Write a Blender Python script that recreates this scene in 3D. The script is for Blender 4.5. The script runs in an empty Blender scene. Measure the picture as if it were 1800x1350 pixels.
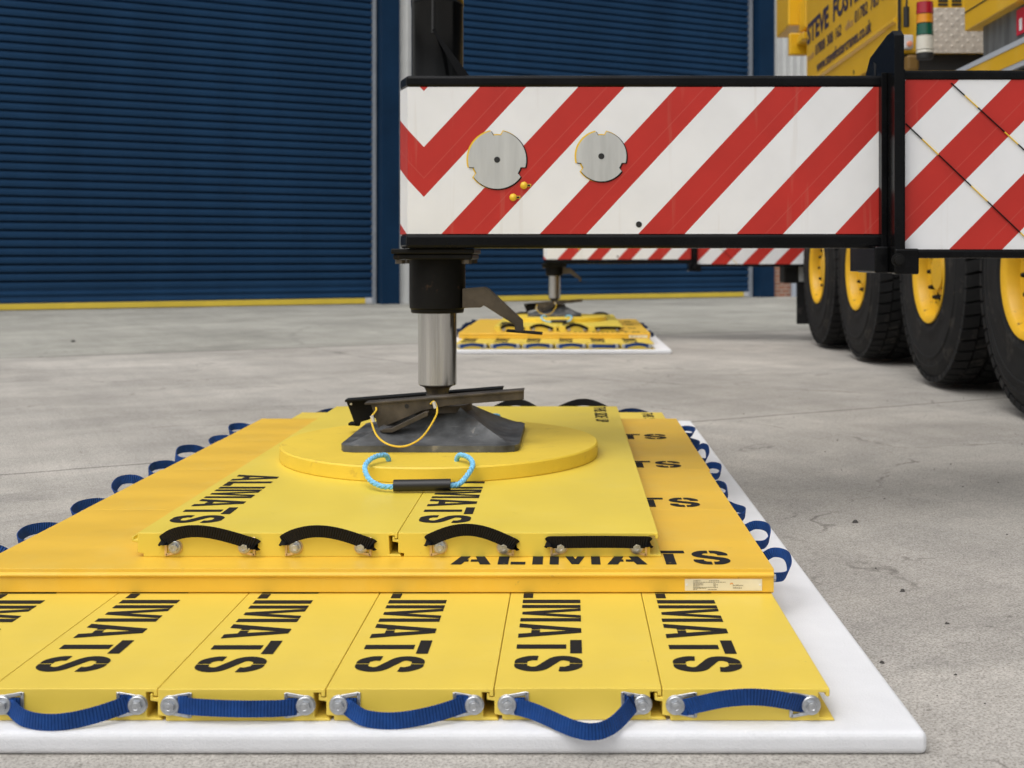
import bpy, bmesh, math, random
from mathutils import Vector, Matrix
random.seed(7)
S = bpy.context.scene
COL = S.collection
R = math.radians

# ------------------------------------------------------------------ camera
H = 0.86                       # lens height above the yard
F = 2100.0                     # focal length in photograph pixels (1800 wide)
cd = bpy.data.cameras.new("camera"); cam = bpy.data.objects.new("camera", cd); COL.objects.link(cam)
S.camera = cam
cam.location = (0, 0, H); cam.rotation_euler = (R(90), 0, 0)
cd.sensor_width = 36; cd.lens = F / 1800 * 36
cd.shift_x = -100 / 1800; cd.shift_y = -220 / 1800      # the photograph's verticals are parallel
cd.clip_start = 0.05; cd.clip_end = 600
cd.dof.use_dof = True; cd.dof.focus_distance = 2.95; cd.dof.aperture_fstop = 5.0

# ------------------------------------------------------------------ light
SUN_EL, SUN_AZ = 60, 215       # bright overcast: broad soft sun behind the camera, to the left
w = bpy.data.worlds.new("World"); S.world = w; w.use_nodes = True
nt = w.node_tree; bg = nt.nodes["Background"]
sky = nt.nodes.new("ShaderNodeTexSky"); sky.sky_type = 'NISHITA'; sky.sun_disc = False
sky.sun_elevation = R(SUN_EL); sky.sun_rotation = R(SUN_AZ)
sky.air_density = 1.0; sky.dust_density = 6.0; sky.ozone_density = 1.0
hs = nt.nodes.new("ShaderNodeHueSaturation"); hs.inputs["Saturation"].default_value = 0.22
nt.links.new(sky.outputs[0], hs.inputs["Color"]); nt.links.new(hs.outputs[0], bg.inputs[0])
bg.inputs[1].default_value = 0.122
sd = bpy.data.lights.new("sun", 'SUN'); sun = bpy.data.objects.new("sun", sd); COL.objects.link(sun)
sd.energy = 1.3; sd.angle = R(75); sd.color = (0.985, 0.985, 1.0)
az = R(SUN_AZ)
sv = Vector((math.sin(az) * math.cos(R(SUN_EL)), math.cos(az) * math.cos(R(SUN_EL)), math.sin(R(SUN_EL))))
sun.rotation_euler = sv.to_track_quat('Z', 'Y').to_euler()
S.view_settings.view_transform = 'Standard'; S.view_settings.look = 'None'
S.view_settings.exposure = 0.0; S.view_settings.gamma = 1.0
S.cycles.use_denoising = True
S.cycles.max_bounces = 8

# ------------------------------------------------------------------ helpers
def P(x, y, D):
    """world point at depth D seen at photograph pixel x, y"""
    return Vector(((x - 1000) / F * D, D, H - (y - 455) / F * D))

class MB:
    """collects pieces that become ONE mesh object"""
    def __init__(s): s.v = []; s.f = []; s.uv = {}; s.sm = set()
    def add(s, vs, fs, smooth=False):
        b = len(s.v); s.v += [Vector(p) for p in vs]
        for f in fs:
            if smooth: s.sm.add(len(s.f))
            s.f.append([b + i for i in f])
        return s
    def box(s, x0, x1, y0, y1, z0, z1):
        v = [(x0,y0,z0),(x1,y0,z0),(x1,y1,z0),(x0,y1,z0),(x0,y0,z1),(x1,y0,z1),(x1,y1,z1),(x0,y1,z1)]
        return s.add(v, [(3,2,1,0),(4,5,6,7),(0,1,5,4),(1,2,6,5),(2,3,7,6),(3,0,4,7)])
    def prism(s, pts, d):
        """pts: 3-D outline; swept along vector d"""
        n = len(pts); pts = [Vector(p) for p in pts]; d = Vector(d)
        nrm = Vector((0,0,0))
        for i in range(n):
            a, b = pts[i], pts[(i+1) % n]
            nrm += Vector(((a.y-b.y)*(a.z+b.z), (a.z-b.z)*(a.x+b.x), (a.x-b.x)*(a.y+b.y)))
        if nrm.dot(d) > 0: pts = pts[::-1]
        v = pts + [p + d for p in pts]
        fs = [list(range(n)), [n + i for i in range(n)][::-1]]
        fs += [(( i+1) % n, i, n + i, n + (i+1) % n) for i in range(n)]
        return s.add(v, fs)
    def lathe(s, prof, o, axis='Z', seg=40, smooth=True, caps=True):
        """prof: list of (radius, height along axis)"""
        vs = []; fs = []; n = len(prof)
        for k in range(seg):
            a = 2*math.pi*k/seg; c, si = math.cos(a), math.sin(a)
            for r, h in prof:
                if axis == 'Z': p = (r*c, r*si, h)
                elif axis == 'Y': p = (r*si, h, r*c)
                else: p = (h, r*c, r*si)
                vs.append(Vector(p) + Vector(o))
        for k in range(seg):
            k2 = (k+1) % seg
            for i in range(n-1):
                fs.append((k*n+i, k2*n+i, k2*n+i+1, k*n+i+1))
        s.add(vs, fs, smooth)
        b = len(s.v) - len(vs)
        if caps and prof[0][0] > 1e-6: s.f.append([b + k*n for k in range(seg)][::-1])
        if caps and prof[-1][0] > 1e-6: s.f.append([b + k*n + n-1 for k in range(seg)])
        return s
    def tube(s, path, r, seg=8):
        path = [Vector(p) for p in path]; vs = []; fs = []
        up = Vector((0.13, 0.21, 0.97))
        for i, p in enumerate(path):
            t = (path[min(i+1, len(path)-1)] - path[max(i-1, 0)]).normalized()
            a = t.cross(up)
            if a.length < 1e-4: a = t.cross(Vector((1,0,0)))
            a.normalize(); b = a.cross(t); up = b
            for k in range(seg):
                q = 2*math.pi*k/seg
                vs.append(p + (a*math.cos(q) + b*math.sin(q))*r)
        n = len(path)
        for i in range(n-1):
            for k in range(seg):
                k2 = (k+1) % seg
                fs.append((i*seg+k, i*seg+k2, (i+1)*seg+k2, (i+1)*seg+k))
        b = len(s.v)
        s.add(vs, fs, True)
        s.f.append([b+k for k in range(seg)][::-1]); s.f.append([b+(n-1)*seg+k for k in range(seg)])
        return s
    def ribbon(s, path, wv, width, th):
        """a flat webbing strap; wv(i, tangent) gives its width direction; carries a length/width UV"""
        vs = []; n = len(path); L = [0.0]
        for i in range(1, n): L.append(L[-1] + (path[i]-path[i-1]).length)
        for i, p in enumerate(path):
            t = (path[min(i+1, n-1)] - path[max(i-1, 0)]).normalized()
            wd = wv(i, t).normalized(); wd = (wd - t*wd.dot(t)).normalized(); nn = t.cross(wd)
            for a, b in ((-1,-1),(1,-1),(1,1),(-1,1)):
                vs.append(p + wd*(a*width/2) + nn*(b*th/2))
        base = len(s.v); s.v += vs
        for i in range(n-1):
            for k in range(4):
                k2 = (k+1) % 4
                f = [base+i*4+k, base+i*4+k2, base+(i+1)*4+k2, base+(i+1)*4+k]
                wu = {0:(0,1),1:(1,1),2:(1,0),3:(0,0)}[k]
                s.uv[len(s.f)] = [(L[i],wu[0]),(L[i],wu[1]),(L[i+1],wu[1]),(L[i+1],wu[0])]
                if k in (0, 2): s.sm.add(len(s.f))
                s.f.append(f)
        s.f.append([base, base+1, base+2, base+3][::-1]); e = base+(n-1)*4
        s.f.append([e, e+1, e+2, e+3])
        return s
    def build(s, name, m, parent=None, loc=None, bevel=0, seg=2):
        me = bpy.data.meshes.new(name)
        me.from_pydata([tuple(v) for v in s.v], [], s.f)
        if s.uv:
            ul = me.uv_layers.new(name="UVMap")
            for fi, co in s.uv.items():
                p = me.polygons[fi]
                for j, li in enumerate(p.loop_indices): ul.data[li].uv = co[j]
        for i in s.sm: me.polygons[i].use_smooth = True
        me.update()
        bm = bmesh.new(); bm.from_mesh(me); bmesh.ops.recalc_face_normals(bm, faces=bm.faces); bm.to_mesh(me); bm.free()
        if s.sm: me.set_sharp_from_angle(angle=R(38))
        o = bpy.data.objects.new(name, me); COL.objects.link(o)
        me.materials.append(m)
        if parent is not None: o.parent = parent
        if loc is not None: o.location = loc
        if bevel:
            b = o.modifiers.new("bevel", 'BEVEL'); b.width = bevel; b.segments = seg; b.limit_method = 'ANGLE'
            b.angle_limit = R(40); b.harden_normals = False
        return o

def tag(o, label=None, cat=None, group=None, kind=None):
    if label: o["label"] = label
    if cat: o["category"] = cat
    if group: o["group"] = group
    if kind: o["kind"] = kind
    return o
def empty(name, loc, rz=0, parent=None):
    o = bpy.data.objects.new(name, None); COL.objects.link(o); o.empty_display_size = 0.1
    o.location = loc; o.rotation_euler = (0, 0, rz)
    if parent: o.parent = parent
    return o
def catmull(pts, n=8):
    pts = [Vector(p) for p in pts]; out = []
    for i in range(len(pts)-1):
        p0, p1, p2, p3 = pts[max(i-1,0)], pts[i], pts[i+1], pts[min(i+2, len(pts)-1)]
        for k in range(n):
            t = k/n
            out.append(0.5*((2*p1) + (p2-p0)*t + (2*p0-5*p1+4*p2-p3)*t*t + (3*p1-p0-3*p2+p3)*t**3))
    out.append(pts[-1]); return out
def text_mesh(body, bold=0.0):
    """outline of a line of text as (verts, faces, width), cap height about 0.7"""
    c = bpy.data.curves.new("t", 'FONT'); c.body = body; c.offset = bold; c.resolution_u = 3
    o = bpy.data.objects.new("t", c); COL.objects.link(o)
    dg = bpy.context.evaluated_depsgraph_get(); dg.update()
    me = bpy.data.meshes.new_from_object(o.evaluated_get(dg))
    vs = [v.co.copy() for v in me.vertices]; fs = [tuple(p.vertices) for p in me.polygons]
    bpy.data.objects.remove(o); bpy.data.curves.remove(c); bpy.data.meshes.remove(me)
    return vs, fs, max(v.x for v in vs)

# ------------------------------------------------------------------ materials
def mat(name, col, rough=0.5, metal=0.0, var=0.0, vscale=6.0, bump=0.0, bscale=200.0, col2=None, spots=None, rvar=0.0, coat=0.0, spec=0.5, stretch=None, sss=0, dust_glints=()):
    m = bpy.data.materials.new(name); m.use_nodes = True
    N = m.node_tree.nodes; L = m.node_tree.links; b = N["Principled BSDF"]
    b.inputs["Base Color"].default_value = (*col, 1); b.inputs["Roughness"].default_value = rough
    b.inputs["Metallic"].default_value = metal; b.inputs["Coat Weight"].default_value = coat
    b.inputs["Specular IOR Level"].default_value = spec
    if sss:
        b.inputs["Subsurface Weight"].default_value = sss; b.inputs["Subsurface Radius"].default_value = (0.02, 0.02, 0.02)
        b.inputs["Subsurface Scale"].default_value = 1.0
    tc = N.new("ShaderNodeTexCoord"); src = tc.outputs["Object"]
    if stretch:
        mp = N.new("ShaderNodeMapping"); mp.inputs["Scale"].default_value = stretch; L.new(src, mp.inputs[0]); src = mp.outputs[0]
    out = None
    if var or col2:
        n = N.new("ShaderNodeTexNoise"); n.inputs["Scale"].default_value = vscale; n.inputs["Detail"].default_value = 6; n.inputs["Roughness"].default_value = 0.6
        L.new(src, n.inputs["Vector"])
        r = N.new("ShaderNodeValToRGB"); r.color_ramp.elements[0].position = 0.32; r.color_ramp.elements[1].position = 0.68
        c2 = col2 if col2 else tuple(min(1, c*(1+var)) for c in col)
        c1 = col if col2 else tuple(c*(1-var) for c in col)
        r.color_ramp.elements[0].color = (*c1, 1); r.color_ramp.elements[1].color = (*c2, 1)
        L.new(n.outputs["Fac"], r.inputs[0]); out = r.outputs[0]
        if rvar:
            mr = N.new("ShaderNodeMapRange"); mr.inputs["To Min"].default_value = rough-rvar; mr.inputs["To Max"].default_value = rough+rvar
            L.new(n.outputs["Fac"], mr.inputs[0]); L.new(mr.outputs[0], b.inputs["Roughness"])
    if spots:      # (colour, scale, threshold): scuffs and grime with a shape of their own
        n = N.new("ShaderNodeTexNoise"); n.inputs["Scale"].default_value = spots[1]; n.inputs["Detail"].default_value = 8; n.inputs["Roughness"].default_value = 0.7
        L.new(src, n.inputs["Vector"])
        r = N.new("ShaderNodeValToRGB"); r.color_ramp.elements[0].position = spots[2]; r.color_ramp.elements[1].position = min(1, spots[2]+0.06)
        L.new(n.outputs["Fac"], r.inputs[0])
        mx = N.new("ShaderNodeMix"); mx.data_type = 'RGBA'
        L.new(r.outputs[0], mx.inputs[0])
        if out is not None: L.new(out, mx.inputs[6])
        else: mx.inputs[6].default_value = (*col, 1)
        mx.inputs[7].default_value = (*spots[0], 1); out = mx.outputs[2]
    for dcol, fac, dsc, thr, rot_, dst in dust_glints:      # dusty rubs, scratches and painted highlight streaks, each with its own outline
        mp = N.new("ShaderNodeMapping"); mp.inputs["Rotation"].default_value = (0, 0, rot_); mp.inputs["Scale"].default_value = dst; L.new(tc.outputs["Object"], mp.inputs[0])
        n = N.new("ShaderNodeTexNoise"); n.inputs["Scale"].default_value = dsc; n.inputs["Detail"].default_value = 7; n.inputs["Roughness"].default_value = 0.68
        L.new(mp.outputs[0], n.inputs["Vector"])
        r = N.new("ShaderNodeValToRGB"); r.color_ramp.elements[0].position = thr; r.color_ramp.elements[1].position = min(1, thr+0.10)
        r.color_ramp.elements[0].color = (0,0,0,1); r.color_ramp.elements[1].color = (fac,fac,fac,1)
        L.new(n.outputs["Fac"], r.inputs[0])
        mx = N.new("ShaderNodeMix"); mx.data_type = 'RGBA'; L.new(r.outputs[0], mx.inputs[0])
        if out is not None: L.new(out, mx.inputs[6])
        else: mx.inputs[6].default_value = (*col, 1)
        mx.inputs[7].default_value = (*dcol, 1); out = mx.outputs[2]
    if out is not None: L.new(out, b.inputs["Base Color"])
    if bump:
        n = N.new("ShaderNodeTexNoise"); n.inputs["Scale"].default_value = bscale; n.inputs["Detail"].default_value = 4
        L.new(src, n.inputs["Vector"])
        bp = N.new("ShaderNodeBump"); bp.inputs["Strength"].default_value = bump; bp.inputs["Distance"].default_value = 0.002
        L.new(n.outputs["Fac"], bp.inputs["Height"]); L.new(bp.outputs[0], b.inputs["Normal"])
    return m

def strap_mat(name, col):
    m = mat(name, col, 0.75, var=0.28, vscale=22, spec=0.3)
    N = m.node_tree.nodes; L = m.node_tree.links; b = N["Principled BSDF"]
    uv = N.new("ShaderNodeUVMap"); uv.uv_map = "UVMap"; sp = N.new("ShaderNodeSeparateXYZ"); L.new(uv.outputs[0], sp.inputs[0])
    mu = N.new("ShaderNodeMath"); mu.operation = 'MULTIPLY'; mu.inputs[1].default_value = 2*math.pi/0.0058; L.new(sp.outputs[0], mu.inputs[0])
    si = N.new("ShaderNodeMath"); si.operation = 'SINE'; L.new(mu.outputs[0], si.inputs[0])
    bp = N.new("ShaderNodeBump"); bp.inputs["Strength"].default_value = 0.75; bp.inputs["Distance"].default_value = 0.0020
    L.new(si.outputs[0], bp.inputs["Height"]); L.new(bp.outputs[0], b.inputs["Normal"])
    return m

SCUFF = (((0.80,0.66,0.22), 0.10, 2.6, 0.53, 0.4, (1,1.6,1)), ((0.46,0.34,0.10), 0.30, 1.0, 0.64, 0.55, (3,46,3)), ((0.86,0.76,0.30), 0.35, 1.0, 0.66, -0.9, (4,60,4)), ((0.30,0.23,0.09), 0.6, 90, 0.70, 0, (1,1,1)))
YEL = mat("yellow_paint", (0.775, 0.575, 0.080), 0.42, var=0.045, vscale=3.5, bump=0.10, bscale=420, spots=((0.52,0.38,0.07), 26, 0.665), rvar=0.08, dust_glints=SCUFF)
YEL_TOP = mat("lemon_paint", (0.775, 0.595, 0.075), 0.40, var=0.04, vscale=3.0, bump=0.10, bscale=420, spots=((0.52,0.39,0.07), 30, 0.68), rvar=0.08, dust_glints=SCUFF)
ORA = mat("amber_paint", (0.815, 0.505, 0.050), 0.40, var=0.06, vscale=2.2, bump=0.08, bscale=350, spots=((0.55,0.34,0.06), 20, 0.66), rvar=0.1, stretch=(3,1,1), dust_glints=SCUFF)
NYL = mat("yellow_plastic", (0.80, 0.57, 0.052), 0.5, var=0.05, vscale=5, bump=0.35, bscale=55, spots=((0.68,0.47,0.05), 17, 0.6))
INK = mat("stencil_black", (0.012, 0.011, 0.011), 0.8, spec=0.25, spots=((0.07,0.06,0.045), 420, 0.66))
INK_WORN = mat("stencil_black_worn", (0.011, 0.012, 0.015), 0.8, spec=0.25, spots=((0.24,0.16,0.03), 45, 0.64))
BLUE_STRAP = strap_mat("blue_webbing", (0.006, 0.052, 0.22))
NAVY_STRAP = strap_mat("navy_webbing", (0.004, 0.024, 0.095))
BLACK_STRAP = strap_mat("black_webbing", (0.005, 0.005, 0.006))
ZINC = mat("zinc_plate", (0.50, 0.52, 0.545), 0.36, 0.85, var=0.25, vscale=90)
GOLDZ = mat("passivated_zinc", (0.72, 0.55, 0.30), 0.4, 0.7, var=0.2, vscale=50)
FOAM = mat("white_foam", (0.685, 0.69, 0.705), 0.9, var=0.03, vscale=9, bump=0.5, bscale=260, sss=0.75, spec=0.2, spots=((0.57,0.55,0.52), 11, 0.715))
BLACKP = mat("black_gloss_paint", (0.004, 0.0042, 0.0048), 0.24, spec=0.16, var=0.4, vscale=9, bump=0.12, bscale=60, spots=((0.05,0.035,0.02), 13, 0.70), coat=0.0)
BLACKM = mat("black_worn_steel", (0.006, 0.006, 0.006), 0.5, spec=0.15, var=0.5, vscale=8, bump=0.2, bscale=70, spots=((0.045,0.026,0.014), 16, 0.63))
BRONZE = mat("oiled_steel", (0.075, 0.061, 0.046), 0.42, 0.3, var=0.45, vscale=14, bump=0.2, bscale=90, spots=((0.16,0.13,0.10), 22, 0.64))
FOOTM = mat("cast_foot_steel", (0.095, 0.098, 0.100), 0.52, 0.3, var=0.6, vscale=10, bump=0.32, bscale=110, spots=((0.24,0.225,0.20), 20, 0.60), rvar=0.14, dust_glints=(((0.055,0.042,0.03), 0.8, 9, 0.56, 0, (1,1,3)), ((0.26,0.25,0.24), 0.6, 1.0, 0.62, 0.6, (5,50,5))))  # pale streaks in the colour imitate highlights on the worn steel
CYLB = mat("black_cylinder_paint", (0.004, 0.0043, 0.0047), 0.18, spec=0.28, var=0.5, vscale=22, stretch=(1,1,0.04), spots=((0.05,0.028,0.012), 26, 0.66), bump=0.15, bscale=30)
CHROME = mat("chrome_rod", (0.60, 0.59, 0.56), 0.20, 1.0, var=0.42, vscale=30, stretch=(1,1,0.02))  # lengthwise colour streaks stand in for reflections on the brushed rod
ALU = mat("machined_plate", (0.50, 0.51, 0.50), 0.5, 0.35, var=0.10, vscale=30, stretch=(1,1,0.12), bump=0.1, bscale=80)
CRANE_Y = mat("crane_yellow", (0.72, 0.42, 0.012), 0.35, var=0.05, vscale=2, coat=0.3)
RIM_Y = mat("rim_yellow", (0.72, 0.41, 0.012), 0.45, var=0.08, vscale=8, spots=((0.10,0.055,0.02), 14, 0.60))
RUBBER = mat("tyre_rubber", (0.008, 0.008, 0.0083), 0.8, var=0.35, vscale=9, bump=0.3, bscale=60, spots=((0.030,0.027,0.024), 7, 0.56), spec=0.3)
DARK = mat("chassis_black", (0.008, 0.008, 0.008), 0.6, var=0.4, vscale=5)
NAVY = mat("navy_door_paint", (0.0135, 0.048, 0.112), 0.4, var=0.12, vscale=1.2, spec=0.12, stretch=(1,1,0.15))
NAVYJ = mat("navy_jamb_paint", (0.006, 0.027, 0.066), 0.4, var=0.15, vscale=2, spec=0.12)
RAIL = mat("galvanised_rail", (0.33, 0.36, 0.40), 0.5, 0.3, var=0.1, vscale=4)
CLAD = mat("light_cladding", (0.60, 0.61, 0.60), 0.55, var=0.05, vscale=3)
BARY = mat("door_bar_yellow", (0.74, 0.55, 0.06), 0.5, var=0.06, vscale=3)
GREYPL = mat("grey_plastic", (0.55, 0.56, 0.58), 0.5)
GREYE = mat("grey_edge", (0.42, 0.45, 0.50), 0.5)
ROPE = mat("blue_rope", (0.20, 0.52, 0.78), 0.8, var=0.25, vscale=90)
GRIP = mat("black_tube", (0.010, 0.010, 0.010), 0.42)
CABLE = mat("yellow_cable", (0.80, 0.52, 0.03), 0.4)
CRIMP = mat("crimp_sleeve", (0.7, 0.68, 0.66), 0.5, 0.4)
LENS_R = mat("red_lens", (0.34, 0.007, 0.02), 0.15, coat=0.5)
LENS_A = mat("amber_lens", (0.66, 0.25, 0.006), 0.15, coat=0.5)
LENS_G = mat("green_lens", (0.004, 0.085, 0.05), 0.15, coat=0.5)
LENS_W = mat("white_lens", (0.62, 0.60, 0.52), 0.25, coat=0.4)
SALMON = mat("orange_button", (0.75, 0.28, 0.15), 0.5)
CHECK = mat("tread_plate", (0.60, 0.54, 0.46), 0.45, 0.4, var=0.2, vscale=22, bump=0.9, bscale=18)
def emboss(m, pitch):
    N = m.node_tree.nodes; L = m.node_tree.links; b = N["Principled BSDF"]
    tc = N.new("ShaderNodeTexCoord"); mp = N.new("ShaderNodeMapping"); mp.inputs["Rotation"].default_value = (0.0, R(45), 0.0); L.new(tc.outputs["Object"], mp.inputs[0])
    v = N.new("ShaderNodeTexVoronoi"); v.inputs["Scale"].default_value = 1/pitch; v.inputs["Randomness"].default_value = 0.0; L.new(mp.outputs[0], v.inputs["Vector"])
    r = N.new("ShaderNodeValToRGB"); r.color_ramp.elements[0].position = 0.18; r.color_ramp.elements[1].position = 0.42
    r.color_ramp.elements[0].color = (1,1,1,1); r.color_ramp.elements[1].color = (0,0,0,1); L.new(v.outputs["Distance"], r.inputs[0])
    bp = N.new("ShaderNodeBump"); bp.inputs["Strength"].default_value = 0.5; bp.inputs["Distance"].default_value = 0.010
    L.new(r.outputs[0], bp.inputs["Height"]); L.new(bp.outputs[0], b.inputs["Normal"])
emboss(CHECK, 0.055)
RIBBED = mat("ribbed_plate", (0.15, 0.155, 0.155), 0.5, 0.4, var=0.35, vscale=14, stretch=(1,1,0.15))
REDP = mat("red_label", (0.55, 0.015, 0.04), 0.5)
WHITEP = mat("white_label", (0.8, 0.8, 0.8), 0.5)
INKNAVY = mat("navy_lettering", (0.022, 0.020, 0.055), 0.5)
INKLILAC = mat("mauve_lettering", (0.34, 0.22, 0.16), 0.5)
PLATE = mat("name_plate_metal", (0.80, 0.755, 0.62), 0.42, 0.2, var=0.04, vscale=30)
INKPL = mat("plate_print", (0.16, 0.13, 0.08), 0.6)
INKOR = mat("plate_logo_orange", (0.80, 0.33, 0.03), 0.5)
PIPE = mat("drainpipe_grey", (0.36, 0.40, 0.46), 0.5)
ROOF = mat("roof_sheet", (0.25, 0.26, 0.28), 0.6, var=0.1)

def stripe_mat(name, xa, zt, mirror, first, width, period, lean, white=(0.775,0.783,0.795), red=(0.425,0.025,0.018)):
    """red and white reflective chevron tape, in the panel's own coordinates"""
    m = mat(name, white, 0.38, spec=0.35); N = m.node_tree.nodes; L = m.node_tree.links; b = N["Principled BSDF"]
    tc = N.new("ShaderNodeTexCoord"); sp = N.new("ShaderNodeSeparateXYZ"); L.new(tc.outputs["Object"], sp.inputs[0])
    def mth(op, a, bb=None):
        n = N.new("ShaderNodeMath"); n.operation = op
        for i, q in enumerate((a, bb)):
            if q is None: continue
            if isinstance(q, (int, float)): n.inputs[i].default_value = q
            else: L.new(q, n.inputs[i])
        return n.outputs[0]
    a = mth('SUBTRACT', sp.outputs[0], xa)
    if mirror: a = mth('ABSOLUTE', a)
    t = mth('SUBTRACT', zt, sp.outputs[2])
    s = mth('ADD', a, mth('MULTIPLY', t, lean))
    fr = mth('FRACT', mth('ADD', mth('DIVIDE', mth('SUBTRACT', s, first), period), 20.0))
    mask = mth('LESS_THAN', fr, width/period)
    # faint print line down the middle of each red band
    ln = mth('LESS_THAN', mth('ABSOLUTE', mth('SUBTRACT', fr, width/period*0.62)), 0.006)
    nz = N.new("ShaderNodeTexNoise"); nz.inputs["Scale"].default_value = 7; nz.inputs["Detail"].default_value = 7; L.new(tc.outputs["Object"], nz.inputs["Vector"])
    def ramp(p0, p1, c0, c1, src):
        r = N.new("ShaderNodeValToRGB"); r.color_ramp.elements[0].position = p0; r.color_ramp.elements[1].position = p1
        r.color_ramp.elements[0].color = (*c0, 1); r.color_ramp.elements[1].color = (*c1, 1); L.new(src, r.inputs[0]); return r.outputs[0]
    wv = ramp(0.35, 0.7, white, tuple(c*0.94 for c in white), nz.outputs[0])
    rv = ramp(0.3, 0.7, red, tuple(c*1.14 for c in red), nz.outputs[0])
    mx0 = N.new("ShaderNodeMix"); mx0.data_type = 'RGBA'; L.new(ln, mx0.inputs[0]); L.new(rv, mx0.inputs[6]); mx0.inputs[7].default_value = (0.47,0.055,0.043,1)
    mx = N.new("ShaderNodeMix"); mx.data_type = 'RGBA'; L.new(mask, mx.inputs[0]); L.new(wv, mx.inputs[6]); L.new(mx0.outputs[2], mx.inputs[7])
    # rust-tinted dirty runs
    mp = N.new("ShaderNodeMapping"); mp.inputs["Scale"].default_value = (38, 38, 2.2); L.new(tc.outputs["Object"], mp.inputs[0])
    n2 = N.new("ShaderNodeTexNoise"); n2.inputs["Scale"].default_value = 1.0; n2.inputs["Detail"].default_value = 5; L.new(mp.outputs[0], n2.inputs["Vector"])
    dm = ramp(0.62, 0.90, (0,0,0), (0.28,0.28,0.28), n2.outputs[0])
    mx2 = N.new("ShaderNodeMix"); mx2.data_type = 'RGBA'; L.new(dm, mx2.inputs[0]); L.new(mx.outputs[2], mx2.inputs[6]); mx2.inputs[7].default_value = (0.42,0.33,0.24,1)
    L.new(mx2.outputs[2], b.inputs["Base Color"])
    return m

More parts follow.
